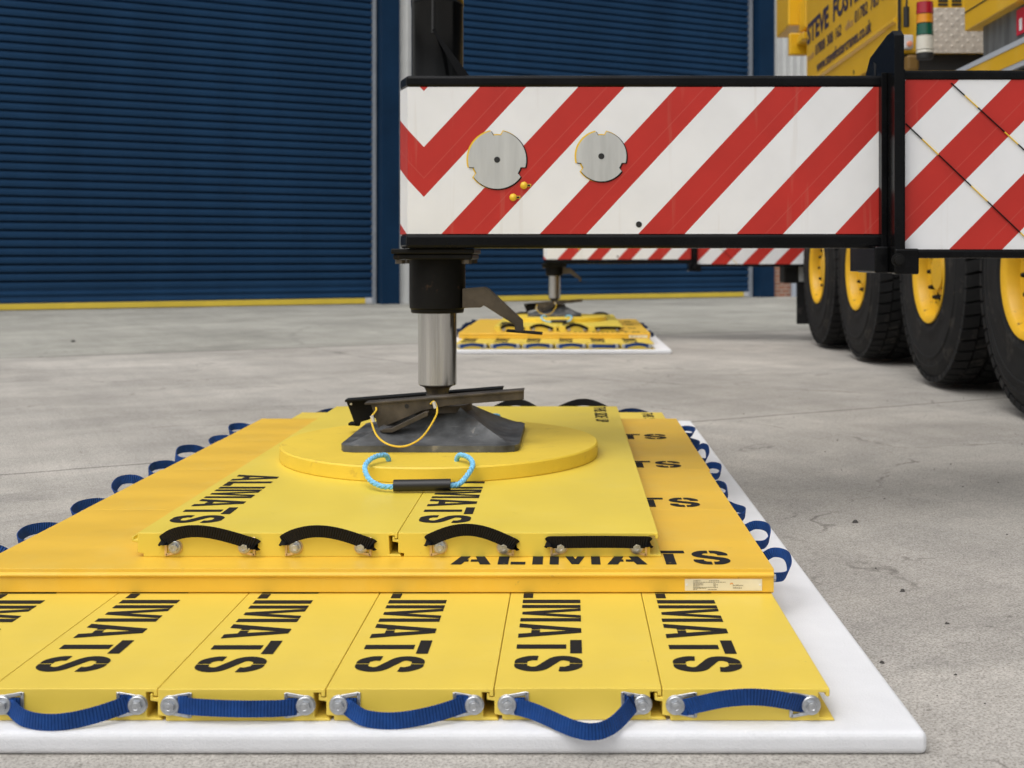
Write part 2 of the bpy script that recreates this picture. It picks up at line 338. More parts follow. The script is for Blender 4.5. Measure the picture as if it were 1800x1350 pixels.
# ------------------------------------------------------------------ the yard
WA = R(28.0)                                           # the warehouse front and slab joints run at this angle
def ground_mat():
    m = bpy.data.materials.new("brushed_concrete"); m.use_nodes = True
    N = m.node_tree.nodes; L = m.node_tree.links; b = N["Principled BSDF"]; b.inputs["Roughness"].default_value = 0.85
    b.inputs["Specular IOR Level"].default_value = 0.35
    tc = N.new("ShaderNodeTexCoord")
    rot = N.new("ShaderNodeMapping"); rot.vector_type = 'TEXTURE'; rot.inputs["Rotation"].default_value = (0,0,WA); L.new(tc.outputs["Object"], rot.inputs[0])
    def noise(scale, detail=5, rough=0.6, st=None, dist=0):
        src = rot.outputs[0]
        if st:
            mp = N.new("ShaderNodeMapping"); mp.inputs["Scale"].default_value = st; L.new(src, mp.inputs[0]); src = mp.outputs[0]
        n = N.new("ShaderNodeTexNoise"); n.inputs["Scale"].default_value = scale; n.inputs["Detail"].default_value = detail; n.inputs["Roughness"].default_value = rough
        n.inputs["Distortion"].default_value = dist
        L.new(src, n.inputs["Vector"]); return n.outputs[0]
    def ramp(src, p0, p1, c0, c1):
        r = N.new("ShaderNodeValToRGB"); r.color_ramp.elements[0].position = p0; r.color_ramp.elements[1].position = p1
        r.color_ramp.elements[0].color = (*c0, 1); r.color_ramp.elements[1].color = (*c1, 1); L.new(src, r.inputs[0]); return r.outputs[0]
    def mul(a, bb, fac=1.0):
        x = N.new("ShaderNodeMix"); x.data_type = 'RGBA'; x.blend_type = 'MULTIPLY'; x.inputs[0].default_value = fac
        L.new(a, x.inputs[6]); L.new(bb, x.inputs[7]); return x.outputs[2]
    def mth(op, a, bb=None):
        n = N.new("ShaderNodeMath"); n.operation = op
        for i, q in enumerate((a, bb)):
            if q is None: continue
            if isinstance(q, (int, float)): n.inputs[i].default_value = q
            else: L.new(q, n.inputs[i])
        return n.outputs[0]
    c = ramp(noise(0.55, 7, 0.62), 0.3, 0.7, (0.365,0.346,0.318), (0.59,0.560,0.518))
    c = mul(c, ramp(noise(2.0, 8, 0.62, (0.8,1.3,1), 0.5), 0.34, 0.62, (0.84,0.84,0.845), (1.05,1.045,1.04)))
    c = mul(c, ramp(noise(1.0, 6, 0.7, (0.55,1.7,1), 0.8), 0.58, 0.76, (1,1,1), (0.66,0.665,0.67)))        # tyre-dragged dirt
    c = mul(c, ramp(noise(1.0, 4, 0.6, (7,0.5,1)), 0.35, 0.7, (0.94,0.94,0.94), (1.05,1.05,1.05)))
    c = mul(c, ramp(noise(46, 5, 0.75), 0.36, 0.58, (0.82,0.815,0.805), (1.05,1.05,1.045)))
    c = mul(c, ramp(noise(170, 3, 0.7), 0.36, 0.55, (0.52,0.51,0.49), (1.06,1.06,1.05)))
    c = mul(c, ramp(noise(15, 9, 0.8), 0.61, 0.67, (1,1,1), (0.42,0.40,0.38)))                           # pits and specks
    c = mul(c, ramp(noise(5, 9, 0.85, (0.5,1.5,1)), 0.70, 0.80, (1,1,1), (0.58,0.58,0.58)))
    patch = noise(2.2, 5, 0.7)
    for sc, wd_, lo, hi, off in ((0.42, 0.006, 0.47, 0.60, 0.0), (1.1, 0.008, 0.55, 0.66, 7.0)):      # hairline cracks
        ad = N.new("ShaderNodeVectorMath"); ad.operation = 'ADD'; L.new(rot.outputs[0], ad.inputs[0]); ad.inputs[1].default_value = (off, off*0.7, 0)
        wn = N.new("ShaderNodeTexNoise"); wn.inputs["Scale"].default_value = 2.5; wn.inputs["Detail"].default_value = 6; L.new(ad.outputs[0], wn.inputs["Vector"])
        sc_ = N.new("ShaderNodeVectorMath"); sc_.operation = 'SCALE'; sc_.inputs["Scale"].default_value = 0.55; L.new(wn.outputs["Color"], sc_.inputs[0])
        a2 = N.new("ShaderNodeVectorMath"); a2.operation = 'ADD'; L.new(ad.outputs[0], a2.inputs[0]); L.new(sc_.outputs[0], a2.inputs[1])
        vo = N.new("ShaderNodeTexVoronoi"); vo.feature = 'DISTANCE_TO_EDGE'; vo.inputs["Scale"].default_value = sc; L.new(a2.outputs[0], vo.inputs["Vector"])
        k = mth('MULTIPLY', ramp(mth('DIVIDE', vo.outputs["Distance"], wd_), 0.25, 0.9, (1,1,1), (0,0,0)), ramp(patch, lo, hi, (0,0,0), (0.75,0.75,0.75)))
        x_ = N.new("ShaderNodeMix"); x_.data_type = 'RGBA'; x_.blend_type = 'MULTIPLY'; L.new(k, x_.inputs[0]); L.new(c, x_.inputs[6]); x_.inputs[7].default_value = (0.45,0.44,0.43,1); c = x_.outputs[2]
    c = mul(c, ramp(noise(0.9, 6, 0.7, None, 0.4), 0.64, 0.72, (1,1,1), (0.70,0.70,0.71)))          # old spills
    for cx, cy, rad, wd, dk in ((9.5, 1.5, 7.6, 0.10, 0.80), (9.5, 1.5, 8.05, 0.10, 0.82), (-9.0, 14.0, 9.2, 0.14, 0.86), (14.0, -2.0, 12.3, 0.16, 0.80), (4.5, 15.0, 7.9, 0.05, 0.7)):
        vd = N.new("ShaderNodeVectorMath"); vd.operation = 'DISTANCE'; L.new(tc.outputs["Object"], vd.inputs[0]); vd.inputs[1].default_value = (cx, cy, 0)
        e = mth('ABSOLUTE', mth('SUBTRACT', mth('ADD', vd.outputs["Value"], mth('MULTIPLY', patch, 0.25)), rad))
        k = mth('MULTIPLY', ramp(mth('DIVIDE', e, wd), 0.2, 1.0, (1,1,1), (0,0,0)), ramp(patch, 0.42, 0.62, (0,0,0), (1,1,1)))
        x_ = N.new("ShaderNodeMix"); x_.data_type = 'RGBA'; x_.blend_type = 'MULTIPLY'; L.new(k, x_.inputs[0]); L.new(c, x_.inputs[6]); x_.inputs[7].default_value = (dk,dk,dk,1); c = x_.outputs[2]
    c = mul(c, ramp(noise(1.0, 5, 0.75, (1.3,9,1), 1.5), 0.70, 0.78, (1,1,1), (1.09,1.09,1.09)))
    sp = N.new("ShaderNodeSeparateXYZ"); L.new(rot.outputs[0], sp.inputs[0])
    wob = mth('MULTIPLY', mth('SUBTRACT', noise(3.0, 5), 0.5), 0.05)
    yy = mth('ADD', sp.outputs[1], wob)
    J1 = 5.96*math.cos(WA); J2 = 12.93*math.cos(WA)
    for jy, wd, dk in ((J1, 0.011, 0.42), (J2, 0.035, 0.45)):
        d = mth('ABSOLUTE', mth('SUBTRACT', yy, jy))
        c = mul(c, ramp(mth('DIVIDE', d, wd*2), 0.35, 0.6, (dk,dk,dk), (1,1,1)))
    far = mth('GREATER_THAN', yy, J2)
    mx = N.new("ShaderNodeMix"); mx.data_type = 'RGBA'; mx.blend_type = 'MULTIPLY'; L.new(far, mx.inputs[0]); L.new(c, mx.inputs[6]); mx.inputs[7].default_value = (0.87,0.90,0.88,1)
    c = mx.outputs[2]
    L.new(c, b.inputs["Base Color"])
    h = mth('ADD', mth('MULTIPLY', noise(140, 4, 0.7), 0.6), mth('MULTIPLY', noise(1.0, 3, 0.6, (90, 3, 1)), 0.7))
    bp = N.new("ShaderNodeBump"); bp.inputs["Strength"].default_value = 0.5; bp.inputs["Distance"].default_value = 0.004
    L.new(h, bp.inputs["Height"]); L.new(bp.outputs[0], b.inputs["Normal"])
    return m
g = MB().add([(-150,-150,0),(150,-150,0),(150,150,0),(-150,150,0)], [(0,1,2,3)]).build("ground", ground_mat())
tag(g, kind='structure')

# ------------------------------------------------------------------ warehouse
wh = empty("warehouse", (-3.627, 22.6, 0), WA)
tag(wh, "warehouse front with two tall navy blue roller doors", "warehouse")
def bricks_mat():
    m = mat("red_brick", (0.3,0.12,0.07), 0.85); N = m.node_tree.nodes; L = m.node_tree.links
    tc = N.new("ShaderNodeTexCoord"); mp = N.new("ShaderNodeMapping"); mp.inputs["Rotation"].default_value = (R(90),0,0)
    L.new(tc.outputs["Object"], mp.inputs[0])
    br = N.new("ShaderNodeTexBrick"); br.inputs["Color1"].default_value = (0.40,0.17,0.10,1); br.inputs["Color2"].default_value = (0.30,0.15,0.10,1)
    br.inputs["Mortar"].default_value = (0.45,0.40,0.34,1); br.inputs["Scale"].default_value = 1.0
    br.inputs["Brick Width"].default_value = 0.225; br.inputs["Row Height"].default_value = 0.085; br.inputs["Mortar Size"].default_value = 0.008
    L.new(mp.outputs[0], br.inputs["Vector"]); L.new(br.outputs[0], N["Principled BSDF"].inputs["Base Color"])
    return m
DOOR_H = 7.5
def corrugated(x0, x1, z0, z1, y0, pitch=0.1, d=0.02):
    mb = MB(); pts = []; x = x0
    while x < x1 - 1e-6:
        for u, yy in ((0,0),(0.55,0),(0.65,-d),(0.9,-d)):
            xx = x + u*pitch
            if xx < x1: pts.append((xx, y0+yy, z0))
        x += pitch
    pts.append((x1, y0, z0)); pts += [(x1, y0+0.08, z0), (x0, y0+0.08, z0)]
    return mb.prism(pts, (0,0,z1-z0))
corrugated(0.425, 0.68, 0.0, 9.6, -0.02).build("wall_cladding", CLAD, wh)
corrugated(9.305, 22, 2.6, 9.6, -0.02, 0.2, 0.03).build("wall_cladding", CLAD, wh)
corrugated(-9.66, 0.05, DOOR_H+0.3, 9.6, -0.02, 0.2, 0.03).build("wall_cladding", CLAD, wh)
corrugated(1.05, 8.88, DOOR_H+0.3, 9.6, -0.02, 0.2, 0.03).build("wall_cladding", CLAD, wh)
corrugated(-22, -9.66, 0, 9.6, -0.02, 0.2, 0.03).build("wall_cladding", CLAD, wh)
MB().box(9.305, 22, -0.015, 0.25, 0, 2.6).build("brick_plinth", bricks_mat(), wh)
MB().tube([(9.87, -0.07, 0), (9.87, -0.07, 2.9)], 0.07, 14).build("drainpipe", PIPE, wh)
MB().box(-22, 22, 0.1, 18, 9.6, 9.8).box(-22,-21.8,0.26,18,0,9.6).box(21.8,22,0.26,18,0,9.6).box(-21.8,21.8,17.8,18,0,9.6).build("roof", ROOF, wh)
def jamb(x0, x1):
    MB().box(x0, x1, -0.10, 0.40, 0, DOOR_H+0.02).build("door_jamb", NAVYJ, wh, bevel=0.01)
jamb(0.057, 0.42); jamb(0.685, 1.04); jamb(8.885, 9.30); jamb(-9.65, -9.28)
for x0, x1 in ((-9.65, 0.42), (0.685, 9.30)):
    MB().box(x0, x1, -0.10, 0.40, DOOR_H+0.02, DOOR_H+0.3).build("door_lintel", NAVYJ, wh)
def roller_door(x0, x1):
    pr = []; z = 0.36; p = 0.142; y = 0.22
    pr += [(y, 0.115), (y-0.035, 0.12), (y-0.04, 0.165), (y-0.02, 0.175), (y-0.004, 0.24), (y-0.03, 0.25), (y-0.034, 0.285), (y-0.005, 0.30), (y-0.003, 0.355)]
    while z < DOOR_H+0.25:
        for k in range(7):
            t = k/6
            pr.append((y - 0.018 - 0.012*math.sin(math.pi*(0.04+0.70*t)), z + 0.100*t))
        pr += [(y+0.085, z+0.103), (y+0.085, z+0.140)]
        z += p
    mb = MB(); n = len(pr)
    vs = [(x0, a, b) for a, b in pr] + [(x1, a, b) for a, b in pr]
    mb.add(vs, [(i, n+i, n+i+1, i+1) for i in range(n-1)])
    mb.box(x0, x1, y+0.09, y+0.11, 0.12, DOOR_H+0.25)
    d = mb.build("roller_door", NAVY, wh)
    MB().box(x0+0.02, x1-0.14, y-0.05, y+0.02, 0.012, 0.112).build("bottom_bar", BARY, d, bevel=0.008)
    MB().box(x1-0.137, x1-0.005, y-0.056, y+0.02, 0.010, 0.120).build("bar_end", GREYPL, d, bevel=0.006)
    for a in (x0-0.09, x1):
        MB().box(a+(0.030 if a < x0 else 0.0), a+(0.088 if a < x0 else 0.058), y-0.11, y+0.06, 0, DOOR_H+0.015).build("guide_rail", RAIL, d, bevel=0.006)
roller_door(-9.19, -0.034)
roller_door(1.13, 8.79)

# ------------------------------------------------------------------ stencil lettering
def stroke(pts, t, skip=lambda p: False):
    path = catmull([(x, y, 0) for x, y in pts], 7); quads = []
    L = []
    for i, p in enumerate(path):
        tg = (path[min(i+1, len(path)-1)] - path[max(i-1, 0)]).normalized(); nn = Vector((-tg.y, tg.x, 0))
        L.append((p + nn*t/2, p - nn*t/2, p))
    for a, b in zip(L, L[1:]):
        if not skip((a[2]+b[2])/2): quads.append([a[1], b[1], b[0], a[0]])
    return [[(q.x, q.y) for q in qd] for qd in quads]
def glyph(ch):
    if ch == 'A': return 0.72, [[(0,0),(0.19,0),(0.235,0.2),(0.30,0.2),(0.30,0.34),(0.265,0.34),(0.36,0.80),(0.36,1),(0.25,1)],
                                [(0.72,0),(0.53,0),(0.485,0.2),(0.345,0.2),(0.345,0.34),(0.455,0.34),(0.375,0.76),(0.375,1),(0.47,1)]]
    if ch == 'L': return 0.50, [[(0,0),(0.19,0),(0.19,1),(0,1)], [(0.235,0),(0.50,0),(0.50,0.17),(0.235,0.17)]]
    if ch == 'I': return 0.19, [[(0,0),(0.19,0),(0.19,1),(0,1)]]
    if ch == 'M': return 0.92, [[(0,0),(0.165,0),(0.165,1),(0,1)], [(0.755,0),(0.92,0),(0.92,1),(0.755,1)],
                                [(0.195,1),(0.33,1),(0.47,0.36),(0.59,1),(0.725,1),(0.53,0.02),(0.40,0.02)]]
    if ch == 'T': return 0.62, [[(0.215,0),(0.405,0),(0.405,0.76),(0.215,0.76)], [(0,0.82),(0.62,0.82),(0.62,1),(0,1)]]
    if ch == 'S': return 0.66, stroke([(0.565,0.66),(0.565,0.77),(0.46,0.89),(0.33,0.905),(0.19,0.89),(0.10,0.76),(0.13,0.62),(0.33,0.50),(0.53,0.38),(0.565,0.24),(0.47,0.11),(0.33,0.095),(0.19,0.11),(0.095,0.23),(0.095,0.34)],
                                      0.19, lambda p: abs(p.x-0.33) < 0.028 and (p.y > 0.8 or p.y < 0.2))
def stencil(word, size, x0, yend, z):
    """letters lie flat on local z, read towards -y with their tops towards +x and end at yend"""
    adv = []; a = 0
    for ch in word:
        wd, pl = glyph(ch); adv.append((a, pl)); a += wd + 0.125
    total = a - 0.125; mb = MB()
    for off, pl in adv:
        for poly in pl:
            mb.prism([(x0 + b*size, yend + (total-(off+q))*size, z) for q, b in poly], (0,0,0.0006))
    return mb

# ------------------------------------------------------------------ mats
TH = 0.057
def panel_profile(wd, h=TH):
    return [(0.014,0),(wd+0.008,0),(wd+0.005,0.005),(wd-0.020,0.006),(wd-0.022,h-0.007),(wd-0.0085,h-0.007),(wd-0.0085,h-0.014),
            (wd-0.0015,h-0.014),(wd-0.0015,h),(0,h),(0,h-0.016),(-0.0085,h-0.016),(-0.0095,h-0.009),(-0.0135,h-0.009),(-0.0135,h-0.021),(0,h-0.023),(0,0.010),(0.014,0.008)]
def edge_profile(wd, h=TH):
    return [(0.008,0),(wd+0.006,0),(wd+0.004,0.005),(wd-0.020,0.006),(wd-0.022,h-0.007),(wd-0.0085,h-0.007),(wd-0.0085,h-0.014),
            (wd-0.0006,h-0.014),(wd-0.0003,h),(0.0003,h),(0.0002,h-0.003),(0,h-0.0085),(-0.005,h-0.0105),(-0.0065,h-0.014),(-0.005,h-0.0175),(0,h-0.019),(0,0.004)]
def strap(parent, pts, wv, width, m, name="handle"):
    path = catmull(pts, 8)
    return MB().ribbon(path, wv, width, 0.0028).build(name, m, parent)
def bolt(parent, x, y, z, sgn, hexr=0.0105, wr=0.0165):
    """washer and hex head on an end face; sgn is the outward direction along local y"""
    mb = MB()
    mb.lathe([(wr*0.6,0),(wr,0.0008),(wr,0.0035),(wr*0.92,0.0046),(hexr*1.05,0.0048)], (0,0,0), 'Y', 28)
    mb.v = [Vector((p.x, p.y*sgn, p.z)) for p in mb.v]
    a0 = random.random()
    pts = [(hexr*math.cos(a0+k*math.pi/3), sgn*0.0040, hexr*math.sin(a0+k*math.pi/3)) for k in range(6)]
    mb.prism(pts, (0, sgn*0.0075, 0))
    mb.lathe([(hexr*0.72, 0.0114), (hexr*0.66, 0.0122), (0.0001, 0.0122)], (0,0,0), 'Y', 18)
    b = len(mb.v)
    return mb, (x, y, z)
def put_bolt(parent, x, y, z, sgn, hexr=0.0105, wr=0.0165):
    mb = MB()
    prof = [(wr*0.6,0),(wr,0.0008*sgn),(wr,0.0034*sgn),(wr*0.92,0.0046*sgn),(hexr,0.0048*sgn)]
    mb.lathe(prof, (x,y,z), 'Y', 28, False)
    a0 = random.random()
    mb.prism([(x+hexr*math.cos(a0+k*math.pi/3), y+sgn*0.0042, z+hexr*math.sin(a0+k*math.pi/3)) for k in range(6)], (0, sgn*0.0070, 0))
    mb.lathe([(hexr*0.74, 0.0113*sgn), (hexr*0.70, 0.0119*sgn), (hexr*0.5, 0.0119*sgn), (hexr*0.45, 0.0114*sgn)], (x,y,z), 'Y', 18, False)
    return mb.build("bolt", ZINC, parent)
def put_lug(parent, x, y, z, sgn, dirx, ln, m, dz=0.0):
    """flat lug held by the bolt, with a slot for the webbing"""
    mb = MB(); t = 0.0028; r = 0.0175
    def bar(p, q, wd):
        p, q = Vector(p), Vector(q); d = (q-p).normalized(); n = Vector((-d.y, d.x))
        mb.prism([(x+dirx*c.x, y+sgn*0.0006, z+c.y) for c in (p+n*wd/2, q+n*wd/2, q-n*wd/2, p-n*wd/2)], (0, sgn*t, 0))
    mb.prism([(x+r*math.cos(a*math.pi/12), y+sgn*0.0004, z+r*math.sin(a*math.pi/12)) for a in range(24)], (0, sgn*t*0.9, 0))
    hh = 0.020
    bar((0.004, 0.0145), (ln, hh+dz), 0.0062); bar((0.004,-0.0145), (ln, -hh+dz), 0.0062)
    bar((ln, hh+0.002+dz), (ln, -hh-0.002+dz), 0.006)
    return mb.build("lug", m, parent, bevel=0.0006, seg=1)

def front_handle(root, wd, L, style, xa, xb, m, back=False, zc=0.029, width=0.029):
    """webbing grab handle between two bolts on an end face"""
    sgn = 1 if back else -1; y = L if back else 0.0
    kind, amp, skew, bow = style if len(style) == 4 else style + (0.010 + abs(style[1])*0.45,)
    ia, ib = xa + 0.020, xb - 0.020
    pts = []; n = 9
    for i in range(n):
        t = i/(n-1)
        s = t**skew
        q = math.sin(math.pi*s)**0.85
        yy = 0.006 + bow*q + (0.003 if 0 < i < n-1 else 0)
        tilt = (0.006*(t-0.5) if kind != 'straight' else 0.004*(0.5-t))
        pts.append((ia + (ib-ia)*t, y + sgn*yy, zc + amp*q + tilt))
    pts = [(ia+0.012, y+sgn*0.003, pts[0][2]+0.001), (ia-0.003, y+sgn*0.0045, pts[0][2])] + pts[1:-1] + [(ib+0.003, y+sgn*0.0045, pts[-1][2]), (ib-0.012, y+sgn*0.003, pts[-1][2]+0.001)]
    h = strap(root, pts, lambda i, t: Vector((0, sgn, 0)).cross(t) if abs(t.y) < 0.9 else Vector((0,0,1)), width, m)
    for x, d in ((xa, 1), (xb, -1)):
        put_lug(h, x, y, zc, sgn, d, 0.035, ZINC); put_bolt(h, x, y+sgn*0.0034, zc, sgn)
    return h
def arch_handle(root, L, xa, xb, amp, skew, m, back=False, zc=0.024, straight=False):
    """black webbing whose ends sit outside the bolts and which arches above the mat"""
    sgn = 1 if back else -1; y = L if back else 0.0
    ia, ib = xa - 0.024, xb + 0.024; pts = []; n = 11
    for i in range(n):
        t = i/(n-1); q = math.sin(math.pi*t**skew)
        pts.append((ia + (ib-ia)*t, y + sgn*(0.007 + 0.020*q), zc + 0.012 + amp*q + 0.010*(0.5-t)*(0 if straight else 1)))
    pts = [(ia-0.001, y+sgn*0.004, pts[0][2]-0.006)] + pts + [(ib+0.001, y+sgn*0.004, pts[-1][2]-0.006)]
    h = strap(root, pts, lambda i, t: Vector((0.0, sgn*0.25, 1)), 0.030, m)
    for x, d in ((xa, -1), (xb, 1)):
        put_lug(h, x, y, zc, sgn, d, 0.022, GOLDZ, dz=0.001); put_bolt(h, x, y+sgn*0.0034, zc, sgn, 0.0095, 0.0145)
    return h
def side_handle(root, L, xa, xb, out, lift, m, back=False):
    """webbing loop that stands out from an end face"""
    sgn = 1 if back else -1; y = L if back else 0.0; zc = 0.026
    xm = (xa+xb)/2
    r = random.Random(int(out*1e6))
    sk = r.uniform(-0.045, 0.045)
    pts = [(xa-0.004, y+sgn*0.002, zc), (xa-0.002, y+sgn*0.010, zc), (xa+0.014+sk*0.3, y+sgn*out*0.62, zc-0.004+lift*0.1), (xm-0.03+sk*0.5, y+sgn*out*0.94, zc+lift*0.45), (xm+0.035+sk*0.5, y+sgn*out, zc+lift),
           (xb-0.012+sk*0.3, y+sgn*out*0.60, zc+lift*0.9), (xb+0.002, y+sgn*0.010, zc), (xb+0.004, y+sgn*0.002, zc)]
    tl = r.uniform(-0.15, 0.75)
    h = strap(root, pts, lambda i, t: Vector((0, sgn*tl, 1)), 0.029 if back else 0.023, m)
    for x in (xa, xb): put_bolt(h, x, y, zc, sgn)
    return h

def make_mat(name, loc, rz, wd, L, body, ink, letter_w, label, group, text_end=0.085, profile=panel_profile, side_up=False):
    root = empty(name, loc, rz)
    tag(root, label, "outrigger mat", group)
    MB().prism([(x, 0, z) for x, z in profile(wd)], (0, L, 0)).build("panel", body, root, bevel=0.0016 if profile is panel_profile else 0.0008)
    stencil("ALIMATS", 0.128, letter_w, text_end, TH+0.0006).build("lettering", ink, root)
    if side_up:
        for wi, (word, y0, ln) in enumerate((("THIS", 0.03, 0.16), ("SIDE", 0.225, 0.16), ("UP", 0.42, 0.09))):
            vs, fs, tw = text_mesh(word, 0.012)
            MB().add([(wd-0.105 + v.y*0.075, L-y0-v.x*ln/tw, TH+0.0012) for v in vs], fs).build("marking", ink, root)
    return root

def name_plate(root):
    """small riveted data plate on the long side of a cross mat (local x = 0 faces the viewer)"""
    y0, y1, z0, z1 = 0.027, 0.203, 0.007, 0.034
    p = MB().box(-0.0015, -0.0001, y0, y1, z0, z1).build("name_plate", PLATE, root, bevel=0.0004, seg=1)
    mb = MB(); ink = MB(); org = MB()
    for yy in (y0+0.0045, y1-0.0045):
        MB().lathe([(0.0028,-0.0016),(0.0022,-0.0026),(0.0003,-0.0028)], (0, yy, (z0+z1)/2), 'X', 12).build("rivet", WHITEP, p)
    rd = random.Random(3)
    def at(q, zz): return (y1 - q, zz)               # q measured from the plate's left as the viewer reads it
    def dash(q0, q1, zz, hh):
        q = q0
        while q < q1:
            e = min(q1, q + rd.uniform(0.002, 0.006))
            ink.box(-0.0020, -0.0017, y1-e, y1-q, zz, zz+hh); q = e + 0.0012
    for q0, q1, zz in ((0.055,0.078,0.0296),(0.019,0.093,0.0262),(0.019,0.042,0.0229),(0.065,0.070,0.0229),(0.019,0.042,0.0202),(0.065,0.075,0.0202),(0.019,0.032,0.0176),(0.065,0.070,0.0176),(0.019,0.075,0.0146),(0.019,0.048,0.0124),(0.019,0.028,0.0095),(0.053,0.073,0.0095)):
        dash(q0, q1, zz, 0.0011)
    def wr(dst, s, q, zz, size, length):
        vs, fs, tw = text_mesh(s, 0.01)
        dst.add([(-0.0019, y1 - (q + v.x*length/tw), zz + v.y*size/0.7) for v in vs], fs)
    wr(ink, "ALIMATS", 0.019, 0.0292, 0.0020, 0.017)
    wr(ink, "brilliant", 0.109, 0.0180, 0.0034, 0.024); wr(ink, "ideas", 0.109, 0.0125, 0.0034, 0.021)
    for a in range(5):
        an = R(20 + 35*a); c = (0.1075, 0.0205)
        d = Vector((math.cos(an), math.sin(an)))
        for rr in (0.003,):
            qa, za = c[0] - 0.001 + d.x*rr*(1 if a else 1), c[1] + d.y*rr
            org.box(-0.0020, -0.0017, y1-qa-0.0007, y1-qa+0.0007, za-0.0003, za+0.0022)
    ink.build("plate_print", INKPL, p); org.build("plate_logo", INKOR, p)

Z0 = 0.040; Z1 = Z0+TH; Z2 = Z1+TH; Z3 = Z2+TH; Z4 = Z3+0.046
def stack(dx, dy, near):
    where = "near" if near else "distant"
    G = lambda s: s + (" in the near stack" if near else " in the distant stack")
    rd = random.Random(11 if near else 5)
    # foam pad
    mb = MB().box(-1.50+dx, 0.622+dx, 2.068+dy, 6.06+dy, 0.0, Z0)
    pad = mb.build("foam_pad", FOAM, bevel=0.012, seg=4)
    tag(pad, ("large white foam sheet under the near stack of yellow mats" if near else "white foam sheet under the distant stack of yellow mats"), "foam pad", "white foam sheets under the mat stacks")
    # base mats, running away from the viewer
    pw = 0.2985
    if near:
        styles = [('up',0.024,1.0),('down',-0.0185,1.6,0.072),('down',-0.0135,0.75,0.030),('straight',0.0,1.0),('down',-0.0145,0.85,0.036),('up',0.012,1.0)]
        labs = ["yellow base mat at the right end, its blue handle arched upward", "yellow base mat whose blue front handle sags lowest onto the foam", "yellow base mat with a slightly sagging blue handle, fourth from the left",
                "yellow base mat with its blue handle pulled straight", "yellow base mat with a sagging blue handle, cut by the left picture edge", "yellow base mat at the far left, only its top and lettering in view"]
    else:
        styles = [('up',0.020,1.0),('straight',0.002,1.0),('up',0.015,0.9),('up',0.015,0.8),('up',0.018,0.9),('up',0.016,1.0)]
        labs = ["distant yellow base mat at the right end of its row", "distant yellow base mat whose blue handle lies straight", "distant yellow base mat third from the right of its row",
                "distant yellow base mat third from the left of its row", "distant yellow base mat second from the left of its row", "distant yellow base mat at the left end, beside the chrome jack rod"]
    for k in range(6):
        x = 0.4646 - pw*(k+1) + dx; L = 3.82
        r = make_mat("base_mat", (x, 2.121+dy+rd.uniform(-0.003,0.003), Z0), 0, pw, L, YEL, INK, 0.030+rd.uniform(-0.002,0.002), labs[k], G("yellow base mats"), 0.085, side_up=(k == 0))
        front_handle(r, pw, L, styles[k], 0.023, 0.263, BLUE_STRAP)
        front_handle(r, pw, L, ('up',0.030,1.0), 0.023, 0.263, NAVY_STRAP, back=True)
    # cross mats, running from side to side
    cw = 0.640
    if near: labs = ["amber cross mat at the front with a riveted data plate", "amber cross mat second from the front, between base mats and lemon mats", "amber cross mat third from the front", "amber cross mat at the rear of the near stack"]
    else: labs = ["front amber cross mat of the distant stack, with a pale data plate", "second amber cross mat from the front of the distant stack", "third amber cross mat from the front of the distant stack", "rearmost amber cross mat of the distant stack"]
    for k in range(4):
        y = 2.722 + cw*k + dy; L = 1.832
        r = make_mat("cross_mat", (0.472+dx+rd.uniform(-0.006,0.006), y, Z1), R(90), cw, L, ORA, INK_WORN, 0.036, labs[k], G("amber cross mats"), 0.090, edge_profile)
        for j in (0, 1):
            a = 0.045 + 0.31*j
            side_handle(r, L, a, a+0.175, rd.uniform(0.034, 0.066), rd.uniform(-0.012, 0.030), BLUE_STRAP if near else NAVY_STRAP)
            side_handle(r, L, a, a+0.175, rd.uniform(0.065, 0.095), rd.uniform(0.006, 0.026), BLUE_STRAP if near else NAVY_STRAP, back=True)
        if k == 0: name_plate(r)
    # top mats
    tw = 0.6175
    labs = (["lemon yellow top mat on the left with two arched black handles", "lemon yellow top mat on the right, one black handle arched and one flat"] if near
            else ["left lemon yellow top mat of the distant stack", "right lemon yellow top mat of the distant stack"])
    for k in range(2):
        x = -1.022 + tw*k + dx; L = 2.43
        r = make_mat("top_mat", (x, 2.830+dy, Z2), 0, tw, L, YEL_TOP, INK, 0.032, labs[k], G("lemon yellow top mats"), 0.105, side_up=(k == 1))
        hs_ = [((0.090,0.255),0.030,0.78),((0.375,0.530),0.030,0.85)] if k == 0 else [((0.100,0.250),0.034,0.95),((0.385,0.565),0.006,1.0)]
        for (a, b), amp, sk in hs_:
            arch_handle(r, L, a, b, amp, sk, BLACK_STRAP, straight=(amp < 0.01)); arch_handle(r, L, a, b, 0.036, 1.0, BLACK_STRAP, back=True)
    # round mat with its rope handles
    c = (-0.426+dx, 3.975+dy)
    root = empty("round_mat", (c[0], c[1], Z3))
    tag(root, ("thick round yellow plastic mat under the near steel foot" if near else "round yellow plastic mat under the distant steel foot"), "outrigger mat", "round yellow mats")
    MB().lathe([(0.0001,0),(0.519,0),(0.522,0.003),(0.522,0.041),(0.518,0.0455),(0.0001,0.046)], (0,0,0), 'Z', 128).build("disc", NYL, root)
